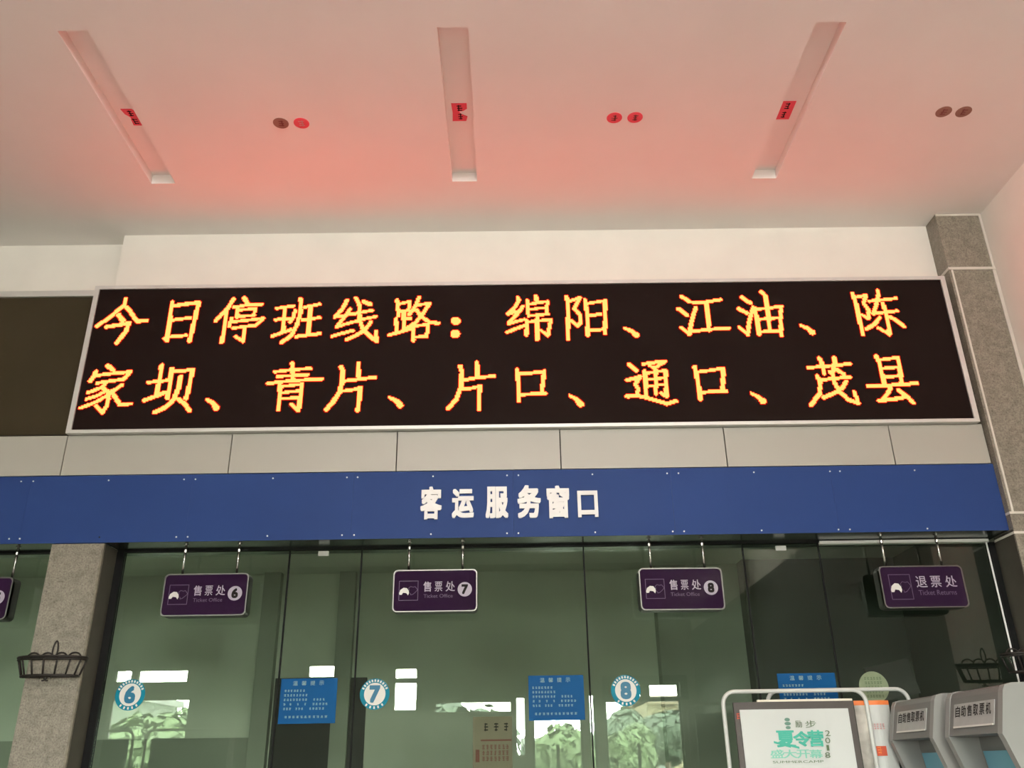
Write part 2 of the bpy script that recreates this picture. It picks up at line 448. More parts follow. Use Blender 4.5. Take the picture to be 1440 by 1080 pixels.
wt = MB().box(2.25*.98, 3.403, YG-.03, YG+.03, ZSOF-.026, ZSOF-.006).box(3.391, 3.402, YG-.006, YG-.001, 0, ZSOF-.013)
struct('trim_5', wt, M['white'])

# ------------------------------------------------------------------ granite columns
def column(name, x0, x1, y0, y1, z0, z1, label):
    t = thing(name, ((x0+x1)/2, (y0+y1)/2, z0), label, 'column')
    return t
xr0, xr1 = 3.446, XR-.004
t = thing('stone_column', ((xr0+xr1)/2, 5.95, 0), 'speckled grey granite column at the right wall beside the lit display', 'column', None)
zj1 = at(1367, 378, YC).z; zj2 = at(1428, 721, YC).z; zj3 = at(1425, 748, YC).z
sh = MB()
for z0, z1 in ((0, zj3-.012), (zj3+.004, zj2-.008), (zj2+.008, zj1-.011), (zj1+.011, ZC-.002)):
    sh.box(xr0, xr1, YC, 5.998 if z0 > ZSOF else 6.09, z0, z1)
obj('shaft', sh, M['granite'], t)
tr = MB()
tr.box(xr0-.006, xr1, YC-.012, 5.998, zj1-.011, zj1+.011)
tr.box(xr0-.003, xr1, YC-.006, 5.998, zj2-.008, zj2+.008)
tr.box(xr0+.014, xr0+.028, YC-.008, YC, zj2+.008, zj1-.011)
tr.box(xr1-.02, xr1, YC-.008, YC, zj1+.011, ZC-.02)
tr.box(xr1-.026, xr1, YC-.008, YC, zj2+.008, zj1-.011)
tr.box(xr0, xr1, YC-.008, YC, ZC-.02, ZC-.002)
obj('edge_trim', tr, M['trimstone'], t)
obj('reveal', MB().box(xr0-.004, xr0, YC+.012, 6.09, 0, ZSOF-.004), M['reveal'], t)
obj('band', MB().box(xr0-.005, xr1, YC-.004, 6.09, zj3-.012, zj3+.004), M['trimstone'], t)
t = thing('stone_column', ((xl0+xl1)/2, 6.0, 0), 'speckled grey granite column between ticket windows under the blue fascia', 'column')
obj('shaft', MB().box(xl0, xl1, YF+.006, 6.14, 0, ZSOF-.004), M['granite'], t)
obj('reveal', MB().box(xl1+.001, xl1+.004, YF+.022, 6.09, 0, ZSOF-.004), M['reveal'], t)
obj('edge_trim', MB().box(xl1-.012, xl1+.001, YF+.004, YF+.02, 0, ZSOF-.004), mat('worn stone edge', (.17, .145, .11), .6, var=.3, vscale=25), t)

# ------------------------------------------------------------------ cladding panels and blue fascia
pj = [at(90, 640, YP).x, at(324, 636, YP).x, at(558, 634, YP).x, at(788, 630, YP).x, at(1020, 628, YP).x, at(1254, 625, YP).x]
pj = [pj[0]-1.18] + pj + [3.44]
plab = ['grey wall panel under the brown unlit board, at the left edge', 'grey wall panel under the first two lit characters, left end of the display',
        'grey wall panel below the third to fifth lit characters, above the blue fascia', 'grey wall panel just above the left part of the white fascia lettering',
        'grey wall panel just above the right end of the white fascia lettering', 'grey wall panel above the blue fascia, second whole one from the right column',
        'narrow grey wall panel touching the right granite column']
for k in range(7):
    x0, x1 = pj[k], pj[k+1]
    m = MB().box(x0+.004, x1-.004, YP, YP+.029, zPB+.004, zPT-.002)
    o = obj('cladding_panel', m, M['acm'], loc=((x0+x1)/2, YP, zPB+.004))
    tag(o, plab[k], 'panel', 'grey panels above the blue fascia')
struct('trim_6', MB().box(pj[0], 3.44, YP+.03, YB-.0025, zPB-.006, zPT-.004), M['gap'])

zFT, zFB = at(700, 661.5, YF).z, ZSOF
fa = thing('fascia_sign', (0, YF, zFB), 'long blue fascia with white lettering over the ticket windows', 'sign')
fx = [at(x, 705, YF).x for x in (38-229, 38, 267, 496, 722, 946, 1174)] + [3.444]
for k in range(len(fx)-1):
    obj('panel', MB().box(fx[k]+.0004, fx[k+1]-.0004, YF, YB-.003, zFB+.001, zFT), M['blue'], fa)
for ch, bx in zip('客运服务窗口', ((590.7, 684.6, 621.8, 731.2), (635.4, 687.9, 666.5, 729.3), (683, 684.6, 714.5, 729.3),
                              (728, 682.6, 760, 729.3), (769.6, 683.2, 799.7, 729.3), (813, 690.4, 839.6, 728))):
    a, b = at(bx[0], bx[3], YF), at(bx[2], bx[1], YF)
    obj('letter', text(MB(), ch, Vector((a.x, YF-.012, a.z)), UX*(b.x-a.x), UZ*(b.z-a.z), bold=.075, ext=(0, .0115, 0)), M['white'], fa)
def screw(px, py, m=None):
    p = at(px, py, YF)
    obj('screw', MB().prism(circ(Vector((p.x, YF-.004, p.z)), UX, UZ, .0055, 10), (0, .004, 0)), m or M['alu'], fa)
for px in (30, 47, 153, 259, 275, 384, 488, 503, 609, 713, 729, 833, 938, 954, 1060, 1167, 1181, 1286): screw(px, 677.5-px*.0125)
for px in (13, 28, 248, 264, 376, 481, 498, 606, 713, 729, 837, 946, 962, 1071, 1179, 1195, 1304): screw(px, 758-px*.0112)
screw(140, 755.5, M['gap'])

# ------------------------------------------------------------------ LED display
a, b = at(141.7, 408.3, YL), at(1370, 589.3, YL)
lx0 = (at(141.7, 408.3, YL).x+at(100, 605, YL).x)/2; lx1 = min((at(1321, 393.3, YL).x+at(1370, 589.3, YL).x)/2, 3.40)
lz1 = (at(141.7, 408.3, YL).z+at(1321, 393.3, YL).z)/2; lz0 = (at(100, 605, YL).z+at(1370, 589.3, YL).z)/2
led = thing('led_display', ((lx0+lx1)/2, YL, lz0), 'large lit display board showing amber Chinese characters in two rows', 'display')
t = .036; zLB = max(lz0-.03, zPT+.001)
fr = MB().box(lx0-t, lx0, YL-.012, YB-.002, zLB, lz1+.03).box(lx1, lx1+t, YL-.012, YB-.002, zLB, lz1+.03)
fr.box(lx0, lx1, YL-.012, YB-.002, zLB, lz0).box(lx0, lx1, YL-.012, YB-.002, lz1, lz1+.03)
obj('frame', fr, M['alu'], led)
obj('screen', MB().box(lx0, lx1, YL, YB-.004, lz0, lz1), M['screen'], led)

K = 1440/170
GL = [  # origin in the photo, strokes as crop points; a leading number is the stroke's width, two numbers taper it
 (130, 410, '400,95 380,170 270,260 190,325 60,415|380,170 450,235 535,360 650,348|55;315,285 370,350|175,425 300,405 440,380|50;440,380 400,480 295,615'),
 (130, 410, '955,130 920,380 890,590|960,175 1100,155 1270,135|50;1270,135 1220,340 1160,595|38;945,345 1060,330 1170,318|38;915,545 1120,525|42;862,560 890,590'),
 (295, 410, '285,95 220,200 70,355|205,250 180,430 145,610|50;415,85 455,150|36;290,190 450,165 630,155|330,210 330,310|32;330,228 545,205|38;545,205 525,290|32;335,305 535,285|44;262,325 235,415|36;265,365 450,345 640,322|40;640,325 565,395|36;280,440 420,420 560,405|415,430 400,590|36;400,600 310,540'),
 (295, 410, '38;800,205 900,190 1000,175|900,200 875,480|40;790,340 880,330 960,325|40;745,535 860,495 965,460|42;1020,230 1000,310 960,370|1085,90 1085,250 1040,400 980,520 860,610|38;1130,190 1310,155|1200,190 1175,520|38;1110,340 1200,330 1310,315|40;1030,540 1150,525 1315,505'),
 (460, 405, '240,150 180,260 95,350|36;95,350 190,338 285,310|42;275,255 200,360 115,470|36;115,470 230,430 350,400|38;60,580 180,545 310,510|45;345,125 385,200 390,380 420,480 500,570 590,640|42;590,640 585,520|36;300,318 400,295 540,270|36;350,400 450,370 585,345|50;435,165 520,200|44;525,410 470,480 380,550 235,620'),
 (460, 405, '42;835,150 845,240 850,330|36;850,195 990,165|40;990,165 970,265|32;850,290 965,270|42;915,290 910,490|34;920,375 1000,365|42;825,370 825,540|38;740,565 860,530 1010,490|44;1095,115 1060,210 980,320|36;1080,205 1220,190|42;1220,190 1150,300 1060,410 960,480|44;1070,270 1130,350 1220,410 1325,425|42;1030,450 1030,630|36;1035,455 1205,440|42;1205,440 1185,585|36;1040,590 1190,580'),
 (620, 405, '105;176,398 180,398|105;172,550 176,550'),
 (620, 405, '42;915,120 930,150 870,250 800,310|34;800,315 900,288|42;975,225 930,290 805,425|36;805,430 890,405 990,380|40;790,530 890,490 1000,450|50;1130,105 1145,170|40;1030,155 1045,340|34;1040,198 1270,165|40;1270,165 1255,310|30;1050,258 1240,240|34;1050,335 1280,315|44;1145,340 1150,620|42;1020,390 1020,560|36;1020,412 1310,380|42;1310,380 1275,570|34;1275,570 1185,505'),
 (780, 405, '140,110 160,200 158,400 160,610|38;165,165 300,120|44;300,120 235,250 305,330 305,420 270,455|36;270,455 200,390|360,150 385,300 395,565|36;385,190 600,155|600,155 600,545|38;410,335 545,315|38;410,510 590,495'),
 (780, 405, '30,70;830,480 920,520 970,565'),
 (945, 400, '48;115,150 210,210|48;75,295 175,370|46;280,280 230,450 205,600|40;110,520 200,590|40;250,220 400,215 575,185|410,230 430,400 440,550|38;230,565 440,540 680,525'),
 (945, 400, '48;830,160 930,225|48;795,295 890,345|965,280 920,430 900,600|40;800,515 890,590|985,290 1020,470 1035,600|36;1000,300 1150,285 1305,265|1295,270 1290,420 1300,610|1060,95 1110,140 1140,330 1165,560|36;1035,420 1270,400|38;1050,570 1280,555'),
 (1110, 400, '30,70;130,490 220,530 270,575'),
 (1110, 400, '750,115 800,260 840,460 875,600|36;810,150 910,135|44;910,135 880,225 940,310 940,410|36;940,415 860,365|44;1050,80 1055,150 1020,290 1000,350|36;945,205 1080,190 1270,170|38;1000,350 1130,335 1280,320|1110,230 1150,350 1180,500 1190,600|36;1190,600 1055,520|44;1070,400 1010,480 915,535|46;1190,390 1270,430 1360,505'),
 (105, 505, '50;400,85 460,130|48;255,155 230,210 190,265|38;255,200 450,175 670,155|42;670,155 590,240|38;270,290 430,265 580,245|40;390,270 330,340 160,405|42;330,340 400,390 410,480 380,570 335,640|40;335,640 260,565|36;390,375 270,440 145,480|38;400,430 270,510 75,585|42;570,310 490,365 420,400|450,400 540,540|38;540,545 680,535'),
 (105, 505, '50;1040,80 1020,230 980,430|38;880,280 1000,270 1120,255|44;830,495 960,450 1080,400|50;1160,120 1140,300 1110,465|40;1170,150 1290,145 1410,125|50;1405,130 1370,320 1330,470|50;1265,215 1240,350 1180,490 1090,575 960,635|46;1235,480 1320,540 1370,620'),
 (270, 505, '30,74;180,485 255,530 290,580'),
 (270, 505, '46;1195,50 1205,240|36;990,155 1200,130 1415,115|34;1020,210 1380,190|38;905,295 1100,270 1300,255 1550,240|44;1050,300 1045,450 1030,600|34;1060,330 1310,303|48;1310,300 1295,450 1270,610|38;1265,620 1185,545|32;1075,405 1280,380|32;1075,475 1270,460'),
 (430, 505, '50;420,100 440,140 430,300 400,400 330,510 245,605|630,55 630,230|38;450,265 620,245 830,220|36;430,385 560,370 660,340|48;650,345 640,470 620,610'),
 (430, 505, '30,72;1000,460 1085,505 1125,555'),
 (610, 505, '48;315,90 335,150 325,330 270,480 175,590|515,45 520,210|38;370,250 520,225 720,205|36;330,365 450,350 560,325|46;550,330 540,450 540,600'),
 (610, 505, '48;990,130 1010,300 1015,500|38;1020,180 1200,165 1320,150|1315,150 1300,280 1285,410|36;1020,430 1150,420 1330,415'),
 (780, 500, '30,74;180,480 260,525 310,580'),
 (780, 500, '50;890,110 970,180|42;860,295 940,280 1020,255|42;1015,265 960,340 990,400 985,480|42;860,490 1000,485 1150,520 1340,580 1445,545|38;1050,105 1200,85 1310,70|40;1310,75 1210,140|36;1130,120 1210,180|44;1070,190 1085,350 1090,490|34;1085,215 1320,180|46;1320,185 1325,350 1330,490|36;1330,495 1265,450|42;1205,180 1205,460|30;1110,290 1310,270|30;1115,370 1320,345'),
 (940, 500, '48;310,140 350,320 380,520|36;340,200 500,180 650,155|50;650,160 645,420|36;390,445 520,430 690,430'),
 (940, 500, '30,72;985,452 1080,505 1125,550'),
 (1130, 495, '38;50,190 250,175 550,145|48;185,80 220,150 240,260|46;360,70 370,130 345,240 360,360 420,470 530,570 650,615|42;650,610 600,480|38;180,340 350,320 550,300|46;160,290 195,370 190,500 85,635|44;395,215 480,270|44;505,355 460,430 370,490 240,545|30;300,235 345,275'),
 (1130, 495, '48;860,55 900,130 960,400|36;890,100 1120,70|48;1120,70 1150,240 1165,390|36;945,200 1100,185|36;960,305 1150,285|40;760,410 960,405 1170,390 1350,375|44;1035,430 990,510 930,580|42;895,580 1050,570 1200,540|44;1130,460 1230,530 1300,610'),
]
PITCH_LED = (lz1-lz0)/128
NCOL = int((lx1-lx0)/PITCH_LED)
for ox, oy, data in GL:
    segs = []
    for s in data.split('|'):
        w0 = w1 = 46.
        if ';' in s:
            w, s = s.split(';'); w = [float(q) for q in w.split(',')]; w0, w1 = w[0], w[-1]
        P = []
        for q in s.split():
            x, y = (float(v) for v in q.split(',')); p = at(ox+x/K, oy+y/K, YL)
            P.append(((p.x-lx0)/PITCH_LED, (lz1-p.z)/PITCH_LED))
        n = len(P)-1
        cell = PITCH_LED/(at(721, 500, YL).x-at(720, 500, YL).x)     # photo pixels per diode
        for k in range(n):
            ra, rb = (w0+(w1-w0)*k/n)/K/cell/2, (w0+(w1-w0)*(k+1)/n)/K/cell/2
            segs.append((*P[k], *P[k+1], ra, rb))
    xs = [q for s in segs for q in (s[0], s[2])]; ys = [q for s in segs for q in (s[1], s[3])]
    i0, i1 = max(0, int(min(xs))-7), min(NCOL-1, int(max(xs))+7); j0, j1 = max(0, int(min(ys))-7), min(127, int(max(ys))+7)
    gx, gy = np.meshgrid(np.arange(i0, i1)+.5, np.arange(j0, j1)+.5)
    D = np.full(gx.shape, 9.)
    for ax, ay, bx_, by_, ra, rb in segs:
        dx, dy = bx_-ax, by_-ay; L2 = max(dx*dx+dy*dy, 1e-6)
        tt = np.clip(((gx-ax)*dx+(gy-ay)*dy)/L2, 0, 1)
        D = np.minimum(D, np.hypot(gx-ax-tt*dx, gy-ay-tt*dy)-(ra+(rb-ra)*tt))
    parent = led
    core = None
    for nm, mask, m, y in (('lit_character', D <= .12, M['lit'], YL-.006), ('bloom_edge', (D > .12) & (D <= 1.12), M['edge'], YL-.004)):
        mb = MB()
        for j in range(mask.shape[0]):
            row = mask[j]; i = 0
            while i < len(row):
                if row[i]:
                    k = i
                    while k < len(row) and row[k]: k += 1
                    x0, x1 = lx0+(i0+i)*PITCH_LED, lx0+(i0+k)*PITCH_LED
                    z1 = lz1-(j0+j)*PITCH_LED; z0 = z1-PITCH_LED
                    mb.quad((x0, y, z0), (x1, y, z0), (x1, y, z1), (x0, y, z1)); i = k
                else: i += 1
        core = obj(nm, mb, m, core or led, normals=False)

# unlit brown board left of the display
bx1 = lx0-t-.002; z1 = at(60, 418.5, 6.04).z; z0 = at(60, 611.5, 6.04).z
ub = thing('display_board', (bx1-1.3, 6.04, z0), 'brown unlit display board left of the lit one', 'display')
obj('panel', MB().box(bx1-3.0, bx1, 6.04, 6.133, z0, z1), M['board'], ub)
obj('frame', MB().box(bx1-3.0, bx1, 6.02, 6.133, z1, z1+.05), M['alu'], ub)

# ------------------------------------------------------------------ ceiling: light slots hold red papers, round papers between
def paper_marks(mb, O, U, V, kind):
    rnd = random.Random(kind)
    return marks(mb, O, U, V, 1, rnd)
rlab = ['dull brownish round paper on the ceiling, left of its bright red partner', 'bright red round paper on the ceiling beside the dull brownish one',
        'red round paper on the ceiling, left of the pair near the right slot', 'red round paper on the ceiling, right of the pair near the right slot',
        'dark brown round paper on the ceiling above the right column, left of its twin', 'dark brown round paper on the ceiling, nearest the right wall']
for k, (px, py) in enumerate(((395, 173), (424, 173), (864, 165.5), (893, 165), (1327, 157), (1355, 157))):
    c = atz(px, py, ZC); r = .052
    tkn = thing('round_paper', (c.x, c.y, ZC), rlab[k], 'paper', 'round papers on the ceiling')
    base = M['redpaper'] if k in (1, 2, 3) else M['darkpaper']
    obj('disc', MB().prism(circ(Vector((c.x, c.y, ZC-.003)), UX, UY, r, 28), (0, 0, .003)), base, tkn)
    g = MB(); o = Vector((c.x-.028, c.y-.028, ZC-.0035))
    marks(g, o, UX*.056, UY*.056, 1, random.Random(20+k))
    obj('print', g, M['pinkink'] if k == 1 else M['redink'], tkn)
slab = ['red paper slip in the left ceiling slot, two dark characters', 'torn red paper slip in the middle ceiling slot', 'bright red paper slip in the right ceiling slot']
for k, (pa, pb) in enumerate((((168, 153), (198, 176)), ((640, 145), (656, 169.5)), ((1104, 142), (1122, 167)))):
    x0, x1, y0, y1 = slots[k]; zz = ZC+SLD
    ca, cb_ = atz(*pa, zz), atz(*pb, zz)
    cy0, cy1 = ca.y, cb_.y; cxm = (x0+x1)/2 + (.012, -.004, -.02)[k]; hw = .052
    tkn = thing('red_slip', (cxm, (cy0+cy1)/2, zz), slab[k], 'paper', 'red papers in the ceiling slots')
    O = Vector((cxm-hw, cy0, zz-.004))
    if k == 2: outline = [O, O+UX*2*hw, O+UX*2*hw+UY*(cy1-cy0), O+UY*(cy1-cy0)]
    elif k == 1:
        q = [(0, 0), (1, 0), (1, .3), (.75, .42), (.45, .45), (.6, .6), (1, .75), (.9, 1), (0, 1), (.05, .5)]
        outline = [O+UX*2*hw*u+UY*(cy1-cy0)*v for u, v in q]
    else:
        q = [(0, 0), (.7, 0), (1, .25), (.9, .48), (1, .6), (1.15, .95), (.7, 1), (.25, .98), (.3, .62), (.35, .5), (.1, .3)]
        outline = [O+UX*2*hw*u+UY*(cy1-cy0)*v for u, v in q]
    obj('sheet', MB().prism(outline, (0, 0, .004)), M['redpaper'], tkn)
    g = MB(); L = cy1-cy0
    for q in (.08, .56): marks(g, O+UX*hw*.55+UY*L*q-UZ*.0006, UX*hw*1.0, UY*L*.34, 1, random.Random(31+k+int(q*10)))
    obj('print', g, M['ink'], tkn)

# ------------------------------------------------------------------ hanging purple signs
SW, SH, SD, SR = .567, .281, .10, .03
HAND = [(.02, .62), (.08, .46), (.24, .35), (.41, .37), (.51, .50), (.53, .62), (.48, .73), (.39, .62), (.22, .60), (.16, .70), (.04, .70)]
HAND2 = [(.54, .50), (.50, .38), (.60, .29), (.74, .33), (.84, .30), (.97, .46), (.88, .56), (.74, .68), (.62, .72), (.60, .62)]
def hanging_sign(cx, zt, num, label, rot=0., poles=(.17, .82)):
    root = thing('hanging_sign', (cx, YS, ZSOF), label, 'sign', 'purple signs hanging over the ticket windows')
    root.rotation_euler.z = 0
    ca, sa = math.cos(rot), math.sin(rot)
    U = Vector((ca, sa, 0)); N = Vector((sa, -ca, 0))       # N points out of the face
    O = Vector((cx, YS, zt-SH)) - U*(SW/2)
    P = lambda u, v, d=0.: O+U*(SW*u)+UZ*(SH*(1-v))+N*d
    obj('casing', MB().prism(rrect(O-N*.002, U, UZ, SW, SH, SR), -N*(SD-.002)), M['sidebox'], root, smooth=False)
    b = .0075
    obj('border', MB().ring(rrect(O+N*.004, U, UZ, SW, SH, SR), rrect(O+N*.004+U*b+UZ*b, U, UZ, SW-2*b, SH-2*b, SR-b*.6), -N*.03), M['border'], root)
    obj('face', MB().prism(rrect(O+U*b*.9+UZ*b*.9, U, UZ, SW-1.8*b, SH-1.8*b, SR-b*.6), -N*.0015), M['purple'], root)
    e = .0006
    sq = (.07, .26, .30, .73) if num else (.10, .20, .36, .80)
    fr = MB(); tk = .004
    pts = [P(sq[0], sq[3], e), P(sq[2], sq[3], e), P(sq[2], sq[1], e), P(sq[0], sq[1], e)]
    for i in range(4):
        a, b_ = pts[i], pts[(i+1) % 4]; d = (b_-a).normalized(); nn = d.cross(N)*tk
        fr.quad(a, b_, b_-nn, a-nn)
    hp = [P(sq[0]+(sq[2]-sq[0])*u, sq[1]+(sq[3]-sq[1])*v, e) for u, v in HAND2]
    for i in range(len(hp)-1):
        a, b_ = hp[i], hp[i+1]; d = (b_-a).normalized(); nn = d.cross(N)*.0035
        fr.quad(a-nn*.5, b_-nn*.5, b_+nn*.5, a+nn*.5)
    obj('pictogram_outline', fr, M['lilac_dim'], root)
    hd = MB(); hq = [P(sq[0]+(sq[2]-sq[0])*u, sq[1]+(sq[3]-sq[1])*v, e) for u, v in HAND]
    hd.prism(hq, -N*.0004)
    obj('pictogram_hand', hd, M['vinyl'], root)
    tx = MB(); sb = MB()
    if num:
        text(tx, '售', P(.36, .525, e), U*SW*.095, UZ*SH*.24, .03); text(tx, '票', P(.495, .525, e), U*SW*.09, UZ*SH*.235, .01); text(tx, '处', P(.625, .525, e), U*SW*.11, UZ*SH*.24, .01)
        text(sb, 'Ticket Office', P(.365, .67, e), U*SW*.345, UZ*SH*.085)
        dc = P(.852, .48, e)
        d = obj('number_disc', MB().prism(circ(dc, U, UZ, .048, 36), N*.0008), M['lilac'], root)
        obj('numeral', text(MB(), num, dc+N*.0014-U*.022-UZ*.033, U*.044, UZ*.066, .13), M['ink'], d)
    else:
        text(tx, '退', P(.42, .52, e), U*SW*.13, UZ*SH*.27, .01); text(tx, '票', P(.595, .52, e), U*SW*.125, UZ*SH*.27, .01); text(tx, '处', P(.77, .52, e), U*SW*.135, UZ*SH*.27, .01)
        text(sb, 'Ticket Returns', P(.43, .70, e), U*SW*.45, UZ*SH*.115)
    obj('lettering', tx, M['lilac'], root); obj('subtitle', sb, M['lilac_dim'], root)
    for u in poles:
        q = O+U*(SW*u)-N*(SD*.45)
        pl = obj('pole', MB().tube([(q.x, q.y, zt-.004), (q.x, q.y, ZSOF-.001)], .0085, 10), M['steel'], root, smooth=True)
        obj('clamp', MB().tube([(q.x, q.y, ZSOF-.055), (q.x, q.y, ZSOF-.038)], .0125, 10), M['steel'], pl)
        obj('ceiling_flange', MB().tube([(q.x, q.y, ZSOF-.006), (q.x, q.y, ZSOF-.0005)], .016, 12), M['steel'], pl)
    return root
def sgn(px0, px1, pyt): a, b = at(px0, pyt, YS), at(px1, pyt, YS); return (a.x+b.x)/2, at((px0+px1)/2, pyt, YS).z
c, z = sgn(233, 351, 806.7); zt = at(294, 806.5, YS).z
hanging_sign(c, zt, '6', 'purple hanging sign with a white number 6')
hanging_sign((at(553.9, 801, YS).x+at(671, 801, YS).x)/2, at(612, 801, YS).z, '7', 'purple hanging sign with a white number 7')
hanging_sign((at(897, 798, YS).x+at(1014.5, 799, YS).x)/2, at(955, 798.6, YS).z, '8', 'purple hanging sign with a white number 8', rot=.03)
hanging_sign((at(1234, 796, YS).x+at(1351.5, 795, YS).x)/2, at(1290, 795.6, YS).z, None, 'purple hanging sign for ticket returns, nearest the right column', poles=(.13, .81))
hanging_sign(at(20, 812, YS).x-SW/2, at(20, 811.5, YS).z, '5', 'purple hanging sign cut off by the left edge of the picture', poles=(.17, .93))

# ------------------------------------------------------------------ things on the glass
YV = YG-.003
def number_sticker(px, py, num, label, green=False):
    c = at(px, py, YV); r = .0985
    t = thing('number_sticker', (c.x, YV, c.z), label, 'sticker', 'round number stickers on the glass')
    c = Vector((c.x, YV-.001, c.z))
    if green:
        obj('disc', MB().prism(circ(c, UX, UZ, r, 40), (0, .002, 0)), M['palegreen'], t)
        g = MB()
        for k in range(5): marks(g, c+Vector((-.06, -.0006, .045-.028*k)), UX*.12, UZ*.018, 6, random.Random(50+k))
        obj('print', g, M['greenink'], t)
        return t
    obj('disc', MB().prism(circ(c, UX, UZ, r*.72, 40), (0, .002, 0)), M['vinyl'], t)
    rg = obj('ring', MB().ring(circ(c, UX, UZ, r, 40), circ(c, UX, UZ, r*.72, 40), (0, .002, 0)), M['teal'], t)
    g = MB()
    for a in list(range(25, 160, 13)) + [232, 252, 270, 288, 308]:
        th = math.radians(a); q = c+UX*(r*.86*math.cos(th))+UZ*(r*.86*math.sin(th))-UY*.0006
        e1 = UX*math.cos(th)+UZ*math.sin(th); e2 = UX*-math.sin(th)+UZ*math.cos(th); s = .0078
        g.quad(q-e1*s-e2*s*.7, q+e1*s-e2*s*.7, q+e1*s+e2*s*.7, q-e1*s+e2*s*.7)
    obj('ring_marks', g, M['vinyl'], rg)
    obj('numeral', text(MB(), num, c-UY*.0008-UX*.036-UZ*.055, UX*.072, UZ*.11, .13), M['tealnum'], t)
    return t
number_sticker(183, 977, '6', 'round teal sticker with number 6 on the left glass pane')
number_sticker(527, 976, '7', 'round teal sticker with number 7 on the glass')
number_sticker(880, 971, '8', 'round teal sticker with number 8 on the glass')
number_sticker(1229, 966, '', 'round pale green sticker on the glass above the orange topped poster', green=True)

def notice(x0, x1, zt, h, label):
    t = thing('notice_sheet', ((x0+x1)/2, YV, zt-h), label, 'notice', 'blue notices on the glass')
    obj('sheet', MB().box(x0, x1, YV-.003, YV+.001, zt-h, zt), M['notice'], t)
    w = x1-x0; P = lambda u, v: Vector((x0+w*u, YV-.0036, zt-h*v))
    g = MB()
    for k, ch in enumerate('温馨提示'): text(g, ch, P(.21+.155*k, .155), UX*w*.085, UZ*h*.10)
    obj('heading', g, M['noticetext'], t)
    g = MB(); rnd = random.Random(int(abs(x0)*100))
    for u0, u1, v, n in ((.06, .44, .30, 7), (.06, .49, .40, 8), (.06, .49, .50, 8), (.58, .80, .50, 4), (.06, .12, .60, 1), (.17, .22, .60, 1), (.30, .35, .60, 1), (.43, .48, .60, 1), (.57, .86, .60, 5), (.06, .22, .70, 3), (.28, .43, .70, 3), (.52, .80, .70, 5), (.09, .87, .88, 11)):
        marks(g, P(u0, v), UX*w*(u1-u0), UZ*h*.052, n, rnd)
    obj('body_print', g, M['noticetext'], t)
k = YV/6.23
notice(-1.5485*k, -1.1675*k, CZ+.5715*k, .286*k, 'blue notice on the glass left of sticker 7, a dark doorway behind it')
notice(.126*k, .5015*k, CZ+.568*k, .286*k, 'blue notice on the glass left of sticker 8')
notice(1.82*k, 2.214*k, CZ+.558*k, .286*k, 'blue notice on the glass behind the white poster stand')
# brown paper taped inside the glass
a, b = at(665, 1008, YG+.02), at(721, 1080, YG+.02)
t = thing('paper_notice', ((a.x+b.x)/2, YG+.02, a.z-.5), 'brown grey paper notice behind the glass, left of the middle blue notice', 'notice')
obj('sheet', MB().box(a.x, b.x, YG+.02, YG+.022, a.z-.5, a.z), M['notebrown'], t)
g = MB(); w = b.x-a.x
P = lambda u, v: Vector((a.x+w*u, YG+.0194, a.z-.5*v))
rnd = random.Random(3)
for k in range(3): marks(g, P(.26+.25*k, .18), UX*w*.16, UZ*.05, 1, rnd)
obj('heading', g, M['ink'], t)
g = MB(); g.quad(P(.2, .30), P(.98, .30), P(.98, .28), P(.2, .28)); g.quad(P(.07, .55), P(.17, .55), P(.17, .40), P(.07, .40))
for k in range(3): marks(g, P(.22, .40+.07*k), UX*w*.7, UZ*.028, 7, rnd)
obj('body_print', g, M['redink'], t)
# small white brackets clamping the glass head
for (px, py), lb in (((455, 778.5), 'small white clip on the glass head, between hanging signs 6 and 7'), ((1098, 771), 'small white clip on the glass head, between hanging sign 8 and the returns sign')):
    p = at(px, py, YG-.012)
    o = obj('glass_clip', MB().box(p.x-.036, p.x+.036, YG-.02, YG-.001, p.z-.016, p.z+.016), M['white'], loc=(p.x, YG-.01, p.z-.016))
    tag(o, lb, 'clip', 'white clips on the glass head')
# dark screen in the office
p = at(1255, 957, 7.0)
t = thing('office_monitor', (p.x, 7.0, 0), 'dark tilted monitor in the office behind the green sticker', 'monitor')
dq = Vector((.97, -.1, .2)).normalized(); vq = Vector((-.2, 0, .97)).normalized()
obj('screen', MB().obox(p-dq*.17-vq*.13, dq*.34, vq*.26, Vector((0, .03, 0))), M['doorblack'], t)
obj('stand', MB().box(p.x-.03, p.x+.03, 7.035, 7.08, 0, p.z), M['doorblack'], t)

